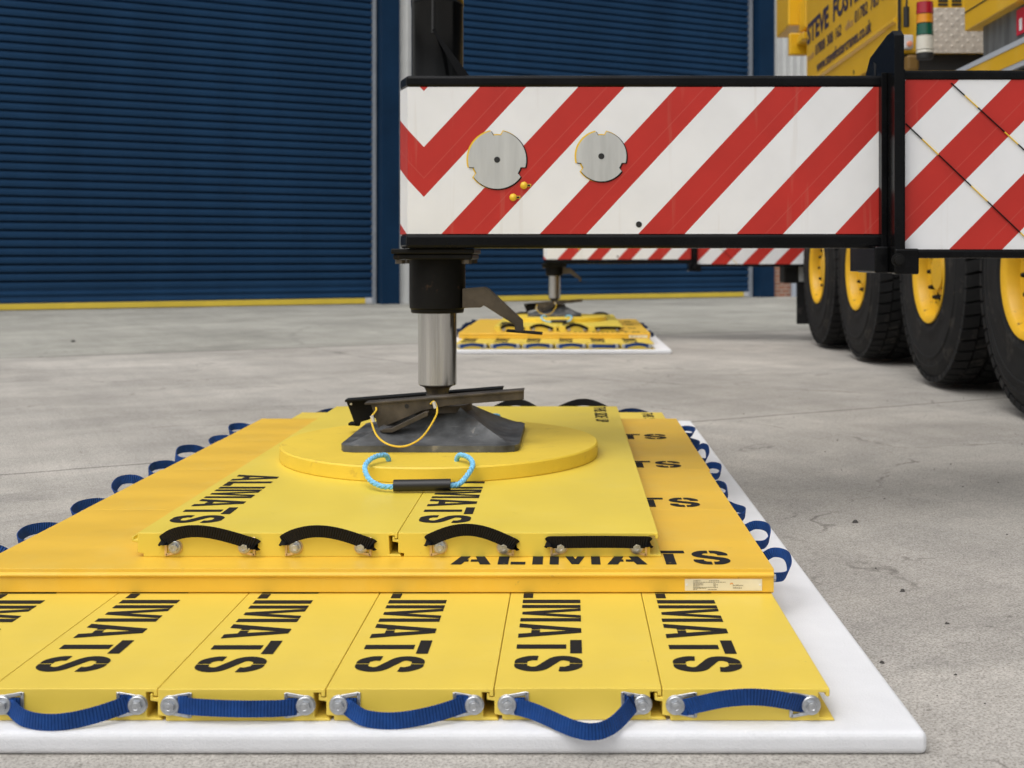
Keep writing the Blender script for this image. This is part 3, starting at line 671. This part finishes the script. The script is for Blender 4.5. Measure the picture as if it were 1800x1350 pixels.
    def rope(flip):
        ox, oy = -0.426, 3.975
        left = [(-0.538,3.565,Z4-0.02),(-0.538,3.562,Z4+0.006),(-0.548,3.545,Z4+0.021),(-0.575,3.50,Z4+0.020),(-0.586,3.43,Z4+0.006),(-0.562,3.365,Z4-0.018),(-0.52,3.325,Z4-0.030),(-0.470,3.315,Z4-0.029)]
        right = [(-0.334,3.565,Z4-0.02),(-0.334,3.562,Z4+0.006),(-0.322,3.545,Z4+0.021),(-0.290,3.49,Z4+0.020),(-0.277,3.43,Z4+0.008),(-0.292,3.365,Z4-0.014),(-0.31,3.33,Z4-0.026),(-0.345,3.32,Z4-0.027)]
        def loc(p): 
            q = Vector((p[0]-ox, p[1]-oy, p[2]-Z3))
            return Vector((-q.x, -q.y, q.z)) if flip else q
        mb = MB()
        for pts in (left, right):
            path = catmull([loc(p) for p in pts], 10)
            for s in range(3):
                tw_ = []
                for i, p in enumerate(path):
                    t = (path[min(i+1,len(path)-1)] - path[max(i-1,0)]).normalized()
                    a = t.cross(Vector((0.3,0.2,0.93))).normalized(); b = a.cross(t)
                    q = 0.85*i + s*2.094
                    tw_.append(p + (a*math.cos(q)+b*math.sin(q))*0.0038)
                mb.tube(tw_, 0.0044, 7)
        h = mb.build("rope_handle", ROPE, root)
        a, b = loc((-0.4865,3.316,Z4-0.0265)), loc((-0.3286,3.319,Z4-0.0245)); d = (b-a)
        mb = MB(); mb.tube([a, a+d*0.02, a+d*0.5, b-d*0.02, b], 0.0165, 20); mb.build("tube_grip", GRIP, h)
    rope(False); rope(True)
stack(0, 0, True)
FDX, FDY = 0.306, 8.70
stack(FDX, FDY, False)

# ------------------------------------------------------------------ the crane
CR = Vector((3.65, 8.6, 0))
crane = empty("mobile_crane", CR)
tag(crane, "yellow mobile crane propped on extended red and white striped outriggers", "crane")
def part(mb, name, m, parent=None, bevel=0, seg=2):
    """mesh in yard coordinates, parented to the crane (or to one of its parts)"""
    if parent is None: return mb.build(name, m, crane, -CR, bevel, seg)
    return mb.build(name, m, parent, None, bevel, seg)
YF = 3.83; YB = 4.17
ZB0, ZB1 = 0.940, 1.411                                   # stripe panel of the moving beam
MAIN = stripe_mat("chevron_tape", -0.465, ZB1, True, 0.179, 0.149, 0.3155, 0.93)
SLV = stripe_mat("chevron_tape_sleeve", 1.220, 1.417, False, -0.167, 0.167, 0.330, 0.985)
XJ, YJ = -0.440, 4.00
near_parts = []
def outrigger():
    out = []
    # beam body with its rolled edges
    mb = MB()
    xs0, xs1 = -0.553, 1.01
    mb.prism([(xs0+0.004, YF+0.10, ZB0-0.02), (-0.516, YF+0.012, ZB0-0.02), (xs1, YF+0.012, ZB0-0.02), (xs1, YB-0.012, ZB0-0.02), (-0.516, YB-0.012, ZB0-0.02), (xs0+0.004, YB-0.10, ZB0-0.02)], (0,0,ZB1-ZB0+0.04))
    beam = part(mb, "outrigger_beam", BLACKP); out.append(beam)
    def rail(z0, z1):
        m2 = MB()
        m2.prism([(xs0-0.002, YF+0.095, z0), (-0.520, YF-0.004, z0), (1.0115, YF-0.004, z0), (1.0115, YF+0.05, z0), (-0.50, YF+0.05, z0), (-0.53, YF+0.11, z0)], (0,0,z1-z0))
        part(m2, "edge_rail", BLACKP, beam, 0.010, 3)
    rail(ZB1+0.001, ZB1+0.037); rail(ZB0-0.046, ZB0-0.001)
    part(MB().box(1.0005, 1.0112, YF-0.006, YF+0.03, ZB0, ZB1), "edge_rail", BLACKP, beam, 0.003)
    m2 = MB()
    m2.prism([(xs0, YF+0.092, ZB0), (-0.517, YF, ZB0), (0.9995, YF, ZB0), (0.9995, YF+0.011, ZB0), (-0.512, YF+0.011, ZB0), (xs0+0.006, YF+0.097, ZB0)], (0,0,ZB1-ZB0))
    part(m2, "stripe_panel", MAIN, beam)
    m2 = MB().prism([(xs0-0.001, YF+0.094, ZB0), (xs0+0.006, YF+0.097, ZB0), (xs0+0.006, YB-0.097, ZB0), (xs0-0.001, YB-0.094, ZB0)], (0,0,ZB1-ZB0))
    part(m2, "end_panel", MAIN, beam)
    # machined covers with three notches
    def cover(px, py, rpx):
        c = P(px, py, YF); r = rpx/F*YF
        def outline(r, grow=0.0, sh=(0,0)):
            pts = []; N_ = 120
            for k in range(N_):
                a = 360*k/N_
                n_ = any(abs((a-q+180) % 360 - 180) < hw for q, hw in ((90,9.5),(205,9.0),(335,9.0)))
                rr = r*(0.845 if n_ else 1.0) + grow
                pts.append((c.x + sh[0] + rr*math.cos(R(a)), c.z + sh[1] + rr*math.sin(R(a))))
            return pts
        bk = MB().prism([(x, YF-0.0012, z) for x, z in outline(r, 0.0035, (-0.0022, 0.0006))], (0,0.0005,0))
        o1 = part(bk, "cover_rim", CABLE, beam)
        bk = MB().prism([(x, YF-0.0018, z) for x, z in outline(r, 0.0022, (0.0022,-0.0016))], (0,0.0004,0))
        part(bk, "cover_gap", BLACKM, beam)
        part(MB().prism([(x, YF-0.0055, z) for x, z in outline(r)], (0,0.0034,0)), "cover_disc", ALU, beam)
        part(MB().lathe([(0.0098,-0.0001),(0.0098,0.0002),(0.0001,0.0002)][::-1], (c.x, YF-0.0060, c.z), 'Y', 24), "centre_hole", DARK, beam)
    cover(874, 281, 51); cover(1057, 275, 44)
    for px, py in ((921,326),(902,347)):
        c = P(px, py, YF)
        part(MB().lathe([(0.0122,0),(0.0115,-0.0045),(0.008,-0.0085),(0.0002,-0.0105)], (c.x, YF, c.z), 'Y', 22), "yellow_plug", CABLE, beam)
        part(MB().box(c.x+0.008, c.x+0.023, YF-0.0020, YF-0.0006, c.z-0.0045, c.z+0.0045), "plug_slot", CABLE, beam, 0.0007)
        part(MB().box(c.x+0.010, c.x+0.0205, YF-0.0030, YF-0.0021, c.z-0.003, c.z+0.003), "slot_hole", DARK, beam)
    c = P(1123, 394.5, YF)
    part(MB().lathe([(0.0001,0),(0.0098,0),(0.0098,0.0004)], (c.x, YF-0.0012, c.z), 'Y', 22), "drain_hole", DARK, beam)
    # jack: flange, housing, rod, upper cylinder
    mb = MB(); zf = ZB0-0.046
    mb.box(XJ-0.134, XJ+0.134, YJ-0.15, YJ+0.15, zf-0.018, zf-0.001)
    mb.box(XJ-0.128, XJ+0.128, YJ-0.14, YJ+0.14, zf-0.036, zf-0.0185)
    fl = part(mb, "jack_flange", BLACKM, None, 0.004); out.append(fl)
    for sx in (-1, 1):
        for sy in (-1, 1):
            part(MB().lathe([(0.0001,zf-0.050),(0.0165,zf-0.050),(0.0165,zf-0.0365)], (XJ+sx*0.108, YJ+sy*0.118, 0), 'Z', 6, False), "flange_bolt", BRONZE, fl)
    j = part(MB().lathe([(0.066,0.681),(0.086,0.680),(0.0885,0.684),(0.0885,0.692),(0.0925,0.696),(0.0935,0.72),(0.0935,0.905)], (XJ,YJ,0), 'Z', 48), "jack_housing", BLACKM); out.append(j)
    rod = part(MB().lathe([(0.030,0.4375),(0.060,0.438),(0.064,0.442),(0.064,0.700)], (XJ,YJ,0), 'Z', 64), "jack_rod", CHROME); out.append(rod)
    nk = part(MB().lathe([(0.060,0.372),(0.047,0.385),(0.0385,0.400),(0.037,0.415),(0.043,0.430),(0.056,0.4374)], (XJ,YJ,0), 'Z', 40), "ball_neck", BRONZE); out.append(nk)
    up = part(MB().lathe([(0.115,1.449),(0.112,1.456),(0.0865,1.460),(0.0865,1.700),(0.0885,1.704),(0.0885,1.722),(0.0865,1.726),(0.0865,2.30),(0.05,2.33)], (XJ,YJ,0), 'Z', 56), "jack_cylinder", CYLB); out.append(up)
    mb = MB()
    def q(x, y): v = P(x, y, 3.885); return (v.x, 3.885, v.z)
    mb.prism([q(759,52), q(762,50), q(826,134), q(806,134)], (0, 0.012, 0)); part(mb, "gusset", BLACKP, up, 0.001)
    part(MB().tube([(XJ-0.005, YJ-0.0885, 1.60+0.02*k) for k in range(0, 36)], 0.006, 8), "hose", DARK, up)
    # bent parking bracket for the foot
    def q2(x, y): v = P(x, y, 3.98); return (v.x, 3.95, v.z)
    mb = MB().prism([q2(814,507), q2(853,504), q2(859,507), q2(919,563), q2(920,583), q2(906,583), q2(905,570), q2(851,536), q2(846,540), q2(814,541)], (0, 0.06, 0))
    br = part(mb, "foot_bracket", BRONZE, None, 0.002); out.append(br)
    v0, v1 = P(890, 581, 3.95), P(953, 586, 3.95)
    part(MB().prism([(v0.x,3.935,v0.z),(v1.x,3.935,v1.z),(v1.x,3.935,v1.z-0.004),(v0.x,3.935,v0.z-0.004)], (0,0.10,0)), "bracket_toe", BLACKM, br)
    # cast foot: square base rising to a dome with concave flanks
    mb = MB(); n = 44; hw = 0.281; vs = []; fs = []
    cx, cy, zb = -0.437, 4.0, Z4+0.0005
    for i in range(n+1):
        for k in range(n+1):
            u, v = -1 + 2*i/n, -1 + 2*k/n
            cheb = max(abs(u), abs(v)); eu = math.hypot(u, v)
            mixd = cheb*0.80 + eu*0.20
            t = max(0.0, min(1.0, (0.965 - (cheb*0.9+eu*0.1))/(0.965-0.27)))
            corner = (min(abs(u), abs(v))/max(cheb, 1e-6))**4.0
            hgt = 0.020 + 0.100*(t**2.2*(1-corner) + t**1.15*corner)
            # tiny rounding of the plan corners
            sx, sy = u, v
            if eu > 1.30:
                kf = 1.30/eu; sx *= 1-(1-kf)*0.6; sy *= 1-(1-kf)*0.6
            vs.append((cx+sx*hw, cy+sy*hw, zb+hgt))
    for i in range(n):
        for k in range(n):
            a, b, c_, d = i*(n+1)+k, (i+1)*(n+1)+k, (i+1)*(n+1)+k+1, i*(n+1)+k+1
            if (2*i+1-n)*(2*k+1-n) > 0: fs += [(a, b, c_), (a, c_, d)]
            else: fs += [(a, b, d), (b, c_, d)]
    mb.add(vs, fs, True)
    ring = [i*(n+1) for i in range(n+1)] + [n*(n+1)+k for k in range(1, n+1)] + [i*(n+1)+n for i in range(n-1, -1, -1)] + [k for k in range(n-1, 0, -1)]
    m_ = len(ring); tv = [vs[i] for i in ring]
    lv = tv + [(x, y, zb) for x, y, z in tv]
    mb.add(lv, [(k, (k+1) % m_, m_+(k+1) % m_, m_+k) for k in range(m_)] + [[m_+k for k in range(m_)]])
    foot = part(mb, "outrigger_foot", FOOTM); out.append(foot)
    part(MB().lathe([(0.12,zb+0.100),(0.115,zb+0.121),(0.07,zb+0.128),(0.065,0.378),(0.0002,0.380)], (XJ,YJ,0), 'Z', 40), "socket", BRONZE, foot)
    def plate(pts, D, d, mb): mb.prism([tuple(P(x, y, D)) for x, y in pts], (0, d, 0))
    mb = MB(); D = 3.842
    plate([(652,710),(921,686),(921,702),(787,713),(752,720),(740,723),(676,750),(667,758)], D, 0.008, mb)
    plate([(667,757),(672,761),(690,760.5),(752,731),(753,724),(747,724),(688,753),(677,754)], D-0.030, 0.030, mb)
    a = [(641,708),(921,685),(921,689),(641,712)]
    plate(a, D-0.006, 0.060, mb)
    chn = part(mb, "foot_rail", BRONZE, None, 0.0015); out.append(chn)
    for px, py, rr in ((715,714,3.5),(760,711,3.0)):
        c = P(px, py, D)
        part(MB().lathe([(0.0001,0),(rr/F*D*1.1,0),(rr/F*D*1.1,0.0005)], (c.x, D-0.0012, c.z), 'Y', 16), "pin_hole", DARK, chn)
    mb = MB(); D = 4.125
    plate([(608,704),(880,684),(880,696),(740,706),(705,722),(634,742),(632,749),(625,749)], D, 0.008, mb)
    plate([(606,703),(884,681),(884,685),(606,707)], D-0.05, 0.058, mb)
    plate([(612,744),(628,744),(628,749),(612,748)], D, 0.05, mb)
    ch2 = part(mb, "foot_rail", BLACKM, None, 0.0015); out.append(ch2)
    c = P(617, 710, D); part(MB().lathe([(0.0001,0),(0.004,0),(0.004,0.0005)], (c.x, D-0.0012, c.z), 'Y', 14), "pin_hole", WHITEP, ch2)
    # retaining cable
    D = 3.82
    pts = [P(x, y, d) for x, y, d in ((757,710,3.838),(763,706,3.828),(768,716,3.815),(766,732,3.77),(745,765,3.71),(722,781,3.69),(700,785,3.685),(678,779,3.695),(662,765,3.73),(654,745,3.80),(653,733,3.815),(661,722,3.832),(661,716,3.838))]
    cb = part(MB().tube(catmull(pts, 6), 0.0030, 8), "retaining_cable", CABLE); out.append(cb)
    mb = MB()
    for x, y, d in ((764,712,3.815),(655,736,3.805)):
        p = P(x, y, d); mb.tube([p+Vector((-0.003,0,0.010)), p+Vector((0.003,0,-0.010))], 0.006, 8)
    part(mb, "crimp", CRIMP, cb)
    # fixed sleeve the beam slides in
    YS = 3.75; zs0, zs1 = 0.890, 1.422
    mb = MB().box(1.046, 2.62, YS+0.008, 4.24, zs0-0.02, zs1+0.02)
    sl = part(mb, "outrigger_sleeve", BLACKP); out.append(sl)
    part(MB().box(1.0545, 2.60, YS, YS+0.0075, zs0, zs1), "stripe_panel", SLV, sl)
    for a, b in ((zs1+0.001, zs1+0.030), (zs0-0.028, zs0-0.001)):
        part(MB().box(1.046, 2.62, YS-0.006, YS+0.05, a, b), "edge_rail", BLACKP, sl, 0.008, 3)
    # thin painted seams crossing the tape
    for (xa, ya), (xb, yb) in (((1672,146),(1860,318)), ((1592,217),(1822,436))):
        n = 8
        for i in range(n):
            p = P(xa+(xb-xa)*i/n, ya+(yb-ya)*i/n, YS-0.004); q_ = P(xa+(xb-xa)*(i+1)/n, ya+(yb-ya)*(i+1)/n, YS-0.004)
            part(MB().tube([p, q_], 0.0021, 6), "marker_cord", CABLE if i % 3 == 1 else BLACKM, sl)
    # collar with its upright ear
    x0, x1 = 1.012, 1.052; YC = 3.712
    mb = MB()
    mb.prism([(x0, YC, 0.815), (x0, 4.30, 0.815), (x0, 4.30, 1.452), (x0, 4.12, 1.452), (x0, 4.09, 1.475), (x0, 4.02, 1.535), (x0, 3.80, 1.572), (x0, 3.74, 1.574), (x0, YC, 1.555)], (0.030, 0, 0))
    mb.box(x0+0.0305, x1-0.006, YC+0.002, 4.28, 0.875, 1.45)
    mb.box(0.9935, x0-0.0005, YF-0.035, YF+0.02, 0.862, 1.452)
    col = part(mb, "sleeve_collar", BLACKP, None, 0.006); out.append(col)
    part(MB().prism([(x0-0.0006, 3.93, 1.50), (x0-0.0006, 3.97, 1.515), (x0-0.0006, 3.945, 1.44)], (0.0005,0,0)), "collar_hole", DARK, col)
    mb = MB().box(1.0125, 1.088, YC-0.004, YC+0.05, 0.812, 0.892).box(0.966, 1.0115, YC+0.06, YC+0.30, 0.815, 0.90)
    bk = part(mb, "collar_bracket", BLACKP, None, 0.006); out.append(bk)
    c = P(1578, 457, YC)
    part(MB().lathe([(0.021,0),(0.021,-0.004),(0.015,-0.0045),(0.014,-0.013),(0.0002,-0.014)], (c.x, YC-0.004, c.z), 'Y', 20), "collar_bolt", BLACKM, bk)
    return out
near_parts = outrigger()
def copy_tree(o, parent, loc=None):
    c = o.copy(); COL.objects.link(c); c.parent = parent
    if loc is not None: c.location = loc
    for ch in list(o.children): copy_tree(ch, c)
    return c
LOWER = {"outrigger_beam", "jack_flange", "outrigger_sleeve", "sleeve_collar", "collar_bracket", "jack_cylinder"}
for o in near_parts:
    nm = o.name.split('.')[0]
    dz = -0.085 if nm in LOWER else 0.0
    copy_tree(o, crane, Vector(o.location) + Vector((FDX-0.02, FDY, dz)))

# wheels
WR = 0.75; TW = 0.44
def wheel(yc):
    wl = empty("wheel", Vector((2.40, yc, WR+0.022)) - CR, 0, crane)
    h = lambda x: x
    prof = [(0.335,0.035),(0.345,0.012),(0.385,0.003),(0.392,-0.003),(0.42,-0.004),(0.428,0.000),(0.50,-0.004),(0.560,-0.002),(0.566,-0.007),(0.580,-0.006),(0.586,0.001),(0.625,0.006),(0.631,0.002),(0.645,0.006),(0.655,0.012),(0.69,0.022),(0.712,0.040),(0.720,0.075),(0.722,TW/2),(0.720,TW-0.075),(0.712,TW-0.04),(0.655,TW-0.012),(0.50,TW),(0.36,TW-0.02),(0.335,TW-0.04)]
    mb = MB().lathe(prof, (0,0,0), 'X', 72, True, False)
    nb = 52
    for k in range(nb):                                   # tread blocks, three rows each side of the middle
        a0 = 2*math.pi*k/nb
        for row, (xa, xb, sh) in enumerate(((0.018,0.115,0.0),(0.125,0.205,0.35),(0.235,0.315,0.0),(0.325,0.422,0.35))):
            a = a0 + sh*2*math.pi/nb; b = a + 2*math.pi/nb*0.80
            sk = 0.25*2*math.pi/nb*(1 if row < 2 else -1)
            vs = []
            for x, ds in ((xa, 0), (xb, sk)):
                ri = 0.700; ro = WR - (0.014 if (row == 0 and x == xa) or (row == 3 and x == xb) else 0.0)
                for ang in (a+ds, b+ds):
                    for r_ in (ri, ro): vs.append((x, r_*math.sin(ang), r_*math.cos(ang)))
            mb.add(vs, [(0,1,3,2),(4,6,7,5),(1,5,7,3),(0,4,5,1),(2,3,7,6),(0,2,6,4)])
    mb.build("tyre", RUBBER, wl)
    rp = [(0.338,0.020),(0.345,0.006),(0.341,-0.002),(0.334,0.000),(0.306,0.014),(0.299,0.026),(0.291,0.090),(0.278,0.098),(0.262,0.104),(0.257,0.150),(0.245,0.158),(0.205,0.120),(0.160,0.112),(0.150,0.095),(0.125,0.092),(0.118,0.060),(0.0001,0.055)]
    rim = MB().lathe(rp, (0,0,0), 'X', 64, True, False).build("rim", RIM_Y, wl)
    for k in range(10):
        a = 2*math.pi*k/10
        MB().lathe([(0.018,0.118),(0.018,0.075),(0.012,0.052),(0.0002,0.050)], (0, 0.178*math.cos(a), 0.178*math.sin(a)), 'X', 6, False).build("wheel_nut", BLACKM, wl)
    for k in range(10):
        a = 2*math.pi*(k+0.5)/10
        ce = Vector((0.141, 0.228*math.cos(a), 0.228*math.sin(a)))
        t = Vector((0, -math.sin(a), math.cos(a))); n_ = Vector((0.66, 0.75*math.cos(a), 0.75*math.sin(a))); out_ = n_
        MB().prism([tuple(ce + t*sx*0.040 + Vector((0.5, math.cos(a), math.sin(a)))*sy*0.024) for sx, sy in ((-1,-1),(1,-1),(1,1),(-1,1))], (-0.02, 0, 0)).build("rim_slot", DARK, wl)
for yc in (6.30, 8.00, 10.02, 11.58): wheel(yc)

# carrier and superstructure
mb = MB().box(2.86, 4.50, 4.6, 13.4, 0.36, 1.50).box(2.62, 4.9, 4.6, 13.0, 1.60, 1.90)  # underbody box hung low, shaped to block light beneath the crane
mb.box(2.60, 4.9, 3.2, 5.2, 0.70, 1.90).box(2.62, 4.9, 12.4, 13.6, 0.75, 1.55)
part(mb, "carrier_frame", DARK, None, 0.01)
for yc in (6.30, 8.00, 10.02, 11.58):
    part(MB().box(2.86, 4.90, yc-0.09, yc+0.09, 0.68, 0.88).lathe([(0.74,0),(0.74,0.44)], (4.5, yc, 0.772), 'X', 40), "axle", DARK)
part(MB().box(2.415, 2.60, 5.0, 12.3, 1.90, 1.918).box(2.405, 2.425, 5.0, 12.3, 1.885, 1.912), "deck_edge", GREYE)
part(MB().box(2.402, 2.44, 5.0, 12.3, 1.9125, 2.000), "deck_stripe", CRANE_Y)
part(MB().box(2.398, 2.60, 5.0, 12.3, 2.0005, 2.030), "deck_edge", GREYE)
part(MB().box(2.44, 4.9, 4.9, 12.4, 2.0, 2.024), "deck_plate", CHECK)
part(MB().box(2.46, 2.60, 4.9, 12.4, 1.50, 1.884), "side_skirt", DARK)
part(MB().box(2.41, 2.545, 12.62, 12.66, 0.17, 0.95), "mud_flap", RUBBER, None, 0.01)
part(MB().box(2.425, 2.475, 12.585, 12.61, 0.62, 1.10), "flap_holder", ALU)
part(MB().box(2.30, 2.455, 12.75, 13.05, 0.60, 0.83), "tail_lamp_box", DARK, None, 0.015)
part(MB().box(2.66, 2.84, 9.22, 9.26, 0.45, 1.10), "mud_flap", mat("dull_plate", (0.055,0.055,0.052), 0.7))
sup = part(MB().box(2.40, 4.80, 8.74, 12.06, 2.37, 4.60), "superstructure", CRANE_Y, None, 0.012)
part(MB().prism([(2.399, 8.75, 2.585), (2.375, 8.75, 2.60), (2.375, 8.75, 2.612), (2.399, 8.75, 2.635)], (0, 3.28, 0)), "fold_ridge", CRANE_Y, sup)
part(MB().box(2.404, 2.425, 8.722, 8.738, 2.37, 4.6), "seam_gap", DARK, sup)
def side_text(s, yl, yr, z, cap, m, bold=0.03):
    k = (yl-yr)/len(s); pos = 0
    for word in s.split(' '):
        vs, fs, tw = text_mesh(word, bold); ln = len(word)*k*0.97; y0 = yl - pos*k
        part(MB().add([(2.3955, y0 - v.x*ln/tw, z + v.y*cap/0.70) for v in vs], fs), "lettering", m, sup)
        pos += len(word) + 0.7
side_text("STEVE FOSTER", 12.02, 9.55, 3.015, 0.19, INKNAVY, 0.035)
side_text("07808 308 162", 11.62, 10.45, 2.835, 0.10, INKNAVY, 0.015); side_text("mob", 11.98, 11.68, 2.835, 0.07, INKLILAC, 0.0)
side_text("01782 763 102", 10.02, 8.85, 2.835, 0.10, INKNAVY, 0.015); side_text("office", 10.36, 10.07, 2.835, 0.07, INKLILAC, 0.0)
side_text("www.stevefostercranes.co.uk", 11.55, 9.40, 2.665, 0.105, INKNAVY, 0.02)
part(MB().lathe([(0.0001,0),(0.022,0),(0.022,0.001)], (2.398, 10.06, 2.43), 'X', 18), "port_hole", DARK, sup)
part(MB().box(2.645, 3.70, 8.728, 8.738, 2.364, 2.695), "tread_panel", CHECK, sup)
mb = MB()
for k in range(8):
    for j in range(8): mb.box(2.70+0.10*k, 2.77+0.10*k, 8.730, 8.739, 2.712+0.028*j, 2.726+0.028*j)
part(mb, "grille_slots", DARK, sup)
part(MB().box(2.44, 4.8, 8.80, 12.2, 2.03, 2.365), "slew_base", DARK)
part(MB().box(2.44, 2.53, 8.62, 8.72, 2.215, 2.335), "slew_motor", mat("shaded_ochre", (0.16, 0.085, 0.012), 0.6), sup, 0.02)  # ochre darkened in the colour itself to imitate the shade around it
part(MB().box(2.425, 2.497, 8.66, 8.72, 2.385, 2.485), "switch_box", GREYPL, sup, 0.008)
part(MB().lathe([(0.02,0),(0.018,-0.02),(0.0002,-0.024)], (2.468, 8.66, 2.418), 'Y', 16), "push_button", SALMON, sup)
part(MB().tube(catmull([(2.445,8.70,3.05),(2.446,8.69,2.80),(2.455,8.68,2.745),(2.452,8.68,2.69)], 6), 0.008, 8).tube([(2.452,8.68,2.69),(2.452,8.68,2.545)], 0.022, 12), "power_lead", DARK, sup)
lt = part(MB().lathe([(0.05,2.26),(0.058,2.27),(0.058,2.305)], (2.503, 8.40, 0), 'Z', 28), "signal_tower", DARK, sup)
for z0, z1, m in ((2.305,2.325,LENS_W),(2.327,2.428,LENS_W),(2.430,2.512,LENS_G),(2.514,2.578,LENS_A),(2.580,2.665,LENS_R)):
    part(MB().lathe([(0.058,z0),(0.060,z0+0.002),(0.058 if m is not LENS_W else 0.060,(z0+z1)/2),(0.057,z1-0.002),(0.05,z1)], (2.503, 8.40, 0), 'Z', 32), "signal_lens", m, sup)
mb = MB().box(2.60, 2.745, 4.6, 7.85, 2.355, 3.2)
cw_ = part(mb, "counterweight_arm", CRANE_Y, None, 0.006)
part(MB().box(2.5965, 2.5995, 4.6, 7.84, 2.470, 2.478), "arm_seam", DARK, cw_)
part(MB().box(2.90, 4.8, 7.60, 8.05, 2.03, 2.9), "valve_cabinet", RIBBED)
sg = part(MB().box(2.66, 2.668, 6.40, 7.10, 2.185, 2.335), "warning_label", REDP)
part(MB().box(2.657, 2.6595, 7.01, 7.05, 2.205, 2.275).box(2.657, 2.6595, 6.80, 6.95, 2.20, 2.235).box(2.657, 2.6595, 6.80, 6.95, 2.25, 2.30), "label_marks", WHITEP, sg)
part(MB().box(2.67, 2.69, 6.2, 7.7, 2.03, 2.36), "side_screen", RIBBED)
part(MB().prism([(2.52,7.75,2.03),(2.60,7.75,2.03),(2.585,7.75,2.085)], (0,0.03,0)), "lashing_plate", GREYE)
mb = MB().box(2.405, 3.6, 13.10, 13.85, 3.42, 5.2).box(2.40, 3.6, 13.00, 13.09, 3.08, 3.32).box(2.52, 2.66, 12.75, 13.09, 3.33, 3.66)
mb.box(2.47, 3.6, 12.62, 12.99, 3.18, 3.26).box(2.60, 3.6, 12.2, 13.09, 3.66, 4.6)
part(mb, "crane_cab", CRANE_Y, None, 0.015)

# ------------------------------------------------------------------ grit on the yard
mb = MB(); rd = random.Random(21)
def crumb(x, y, r):
    vs = []; n = 7
    for k in range(n):
        a = 2*math.pi*k/n; q = r*rd.uniform(0.6, 1.2); vs.append((x+q*math.cos(a), y+q*0.8*math.sin(a), 0.0003))
    vs += [(x + (v[0]-x)*0.55, y + (v[1]-y)*0.55, r*rd.uniform(0.5, 0.9)) for v in vs]
    mb.add(vs, [(k, (k+1) % n, n+(k+1) % n, n+k) for k in range(n)] + [[n+k for k in range(n)]])
for _ in range(230):
    x = rd.uniform(0.72, 3.2); y = rd.uniform(2.0, 8.0); crumb(x, y, rd.choice([0.0012,0.0015,0.002,0.0025,0.004]))
for _ in range(50): crumb(rd.uniform(-6,-1.7), rd.uniform(3.5, 12), rd.choice([0.002,0.003,0.005]))
for px, py, r in ((1503,919,0.011),(1587,1040,0.009),(1551,1166,0.006),(1665,1097,0.006),(128,601,0.03)):
    D = H*F/(py-455); v = P(px, py, D); crumb(v.x, v.y, r)
tag(mb.build("grit", mat("dark_grit", (0.06,0.055,0.05), 0.9)), "dark grit and crumbs scattered over the concrete", "grit", kind="stuff")
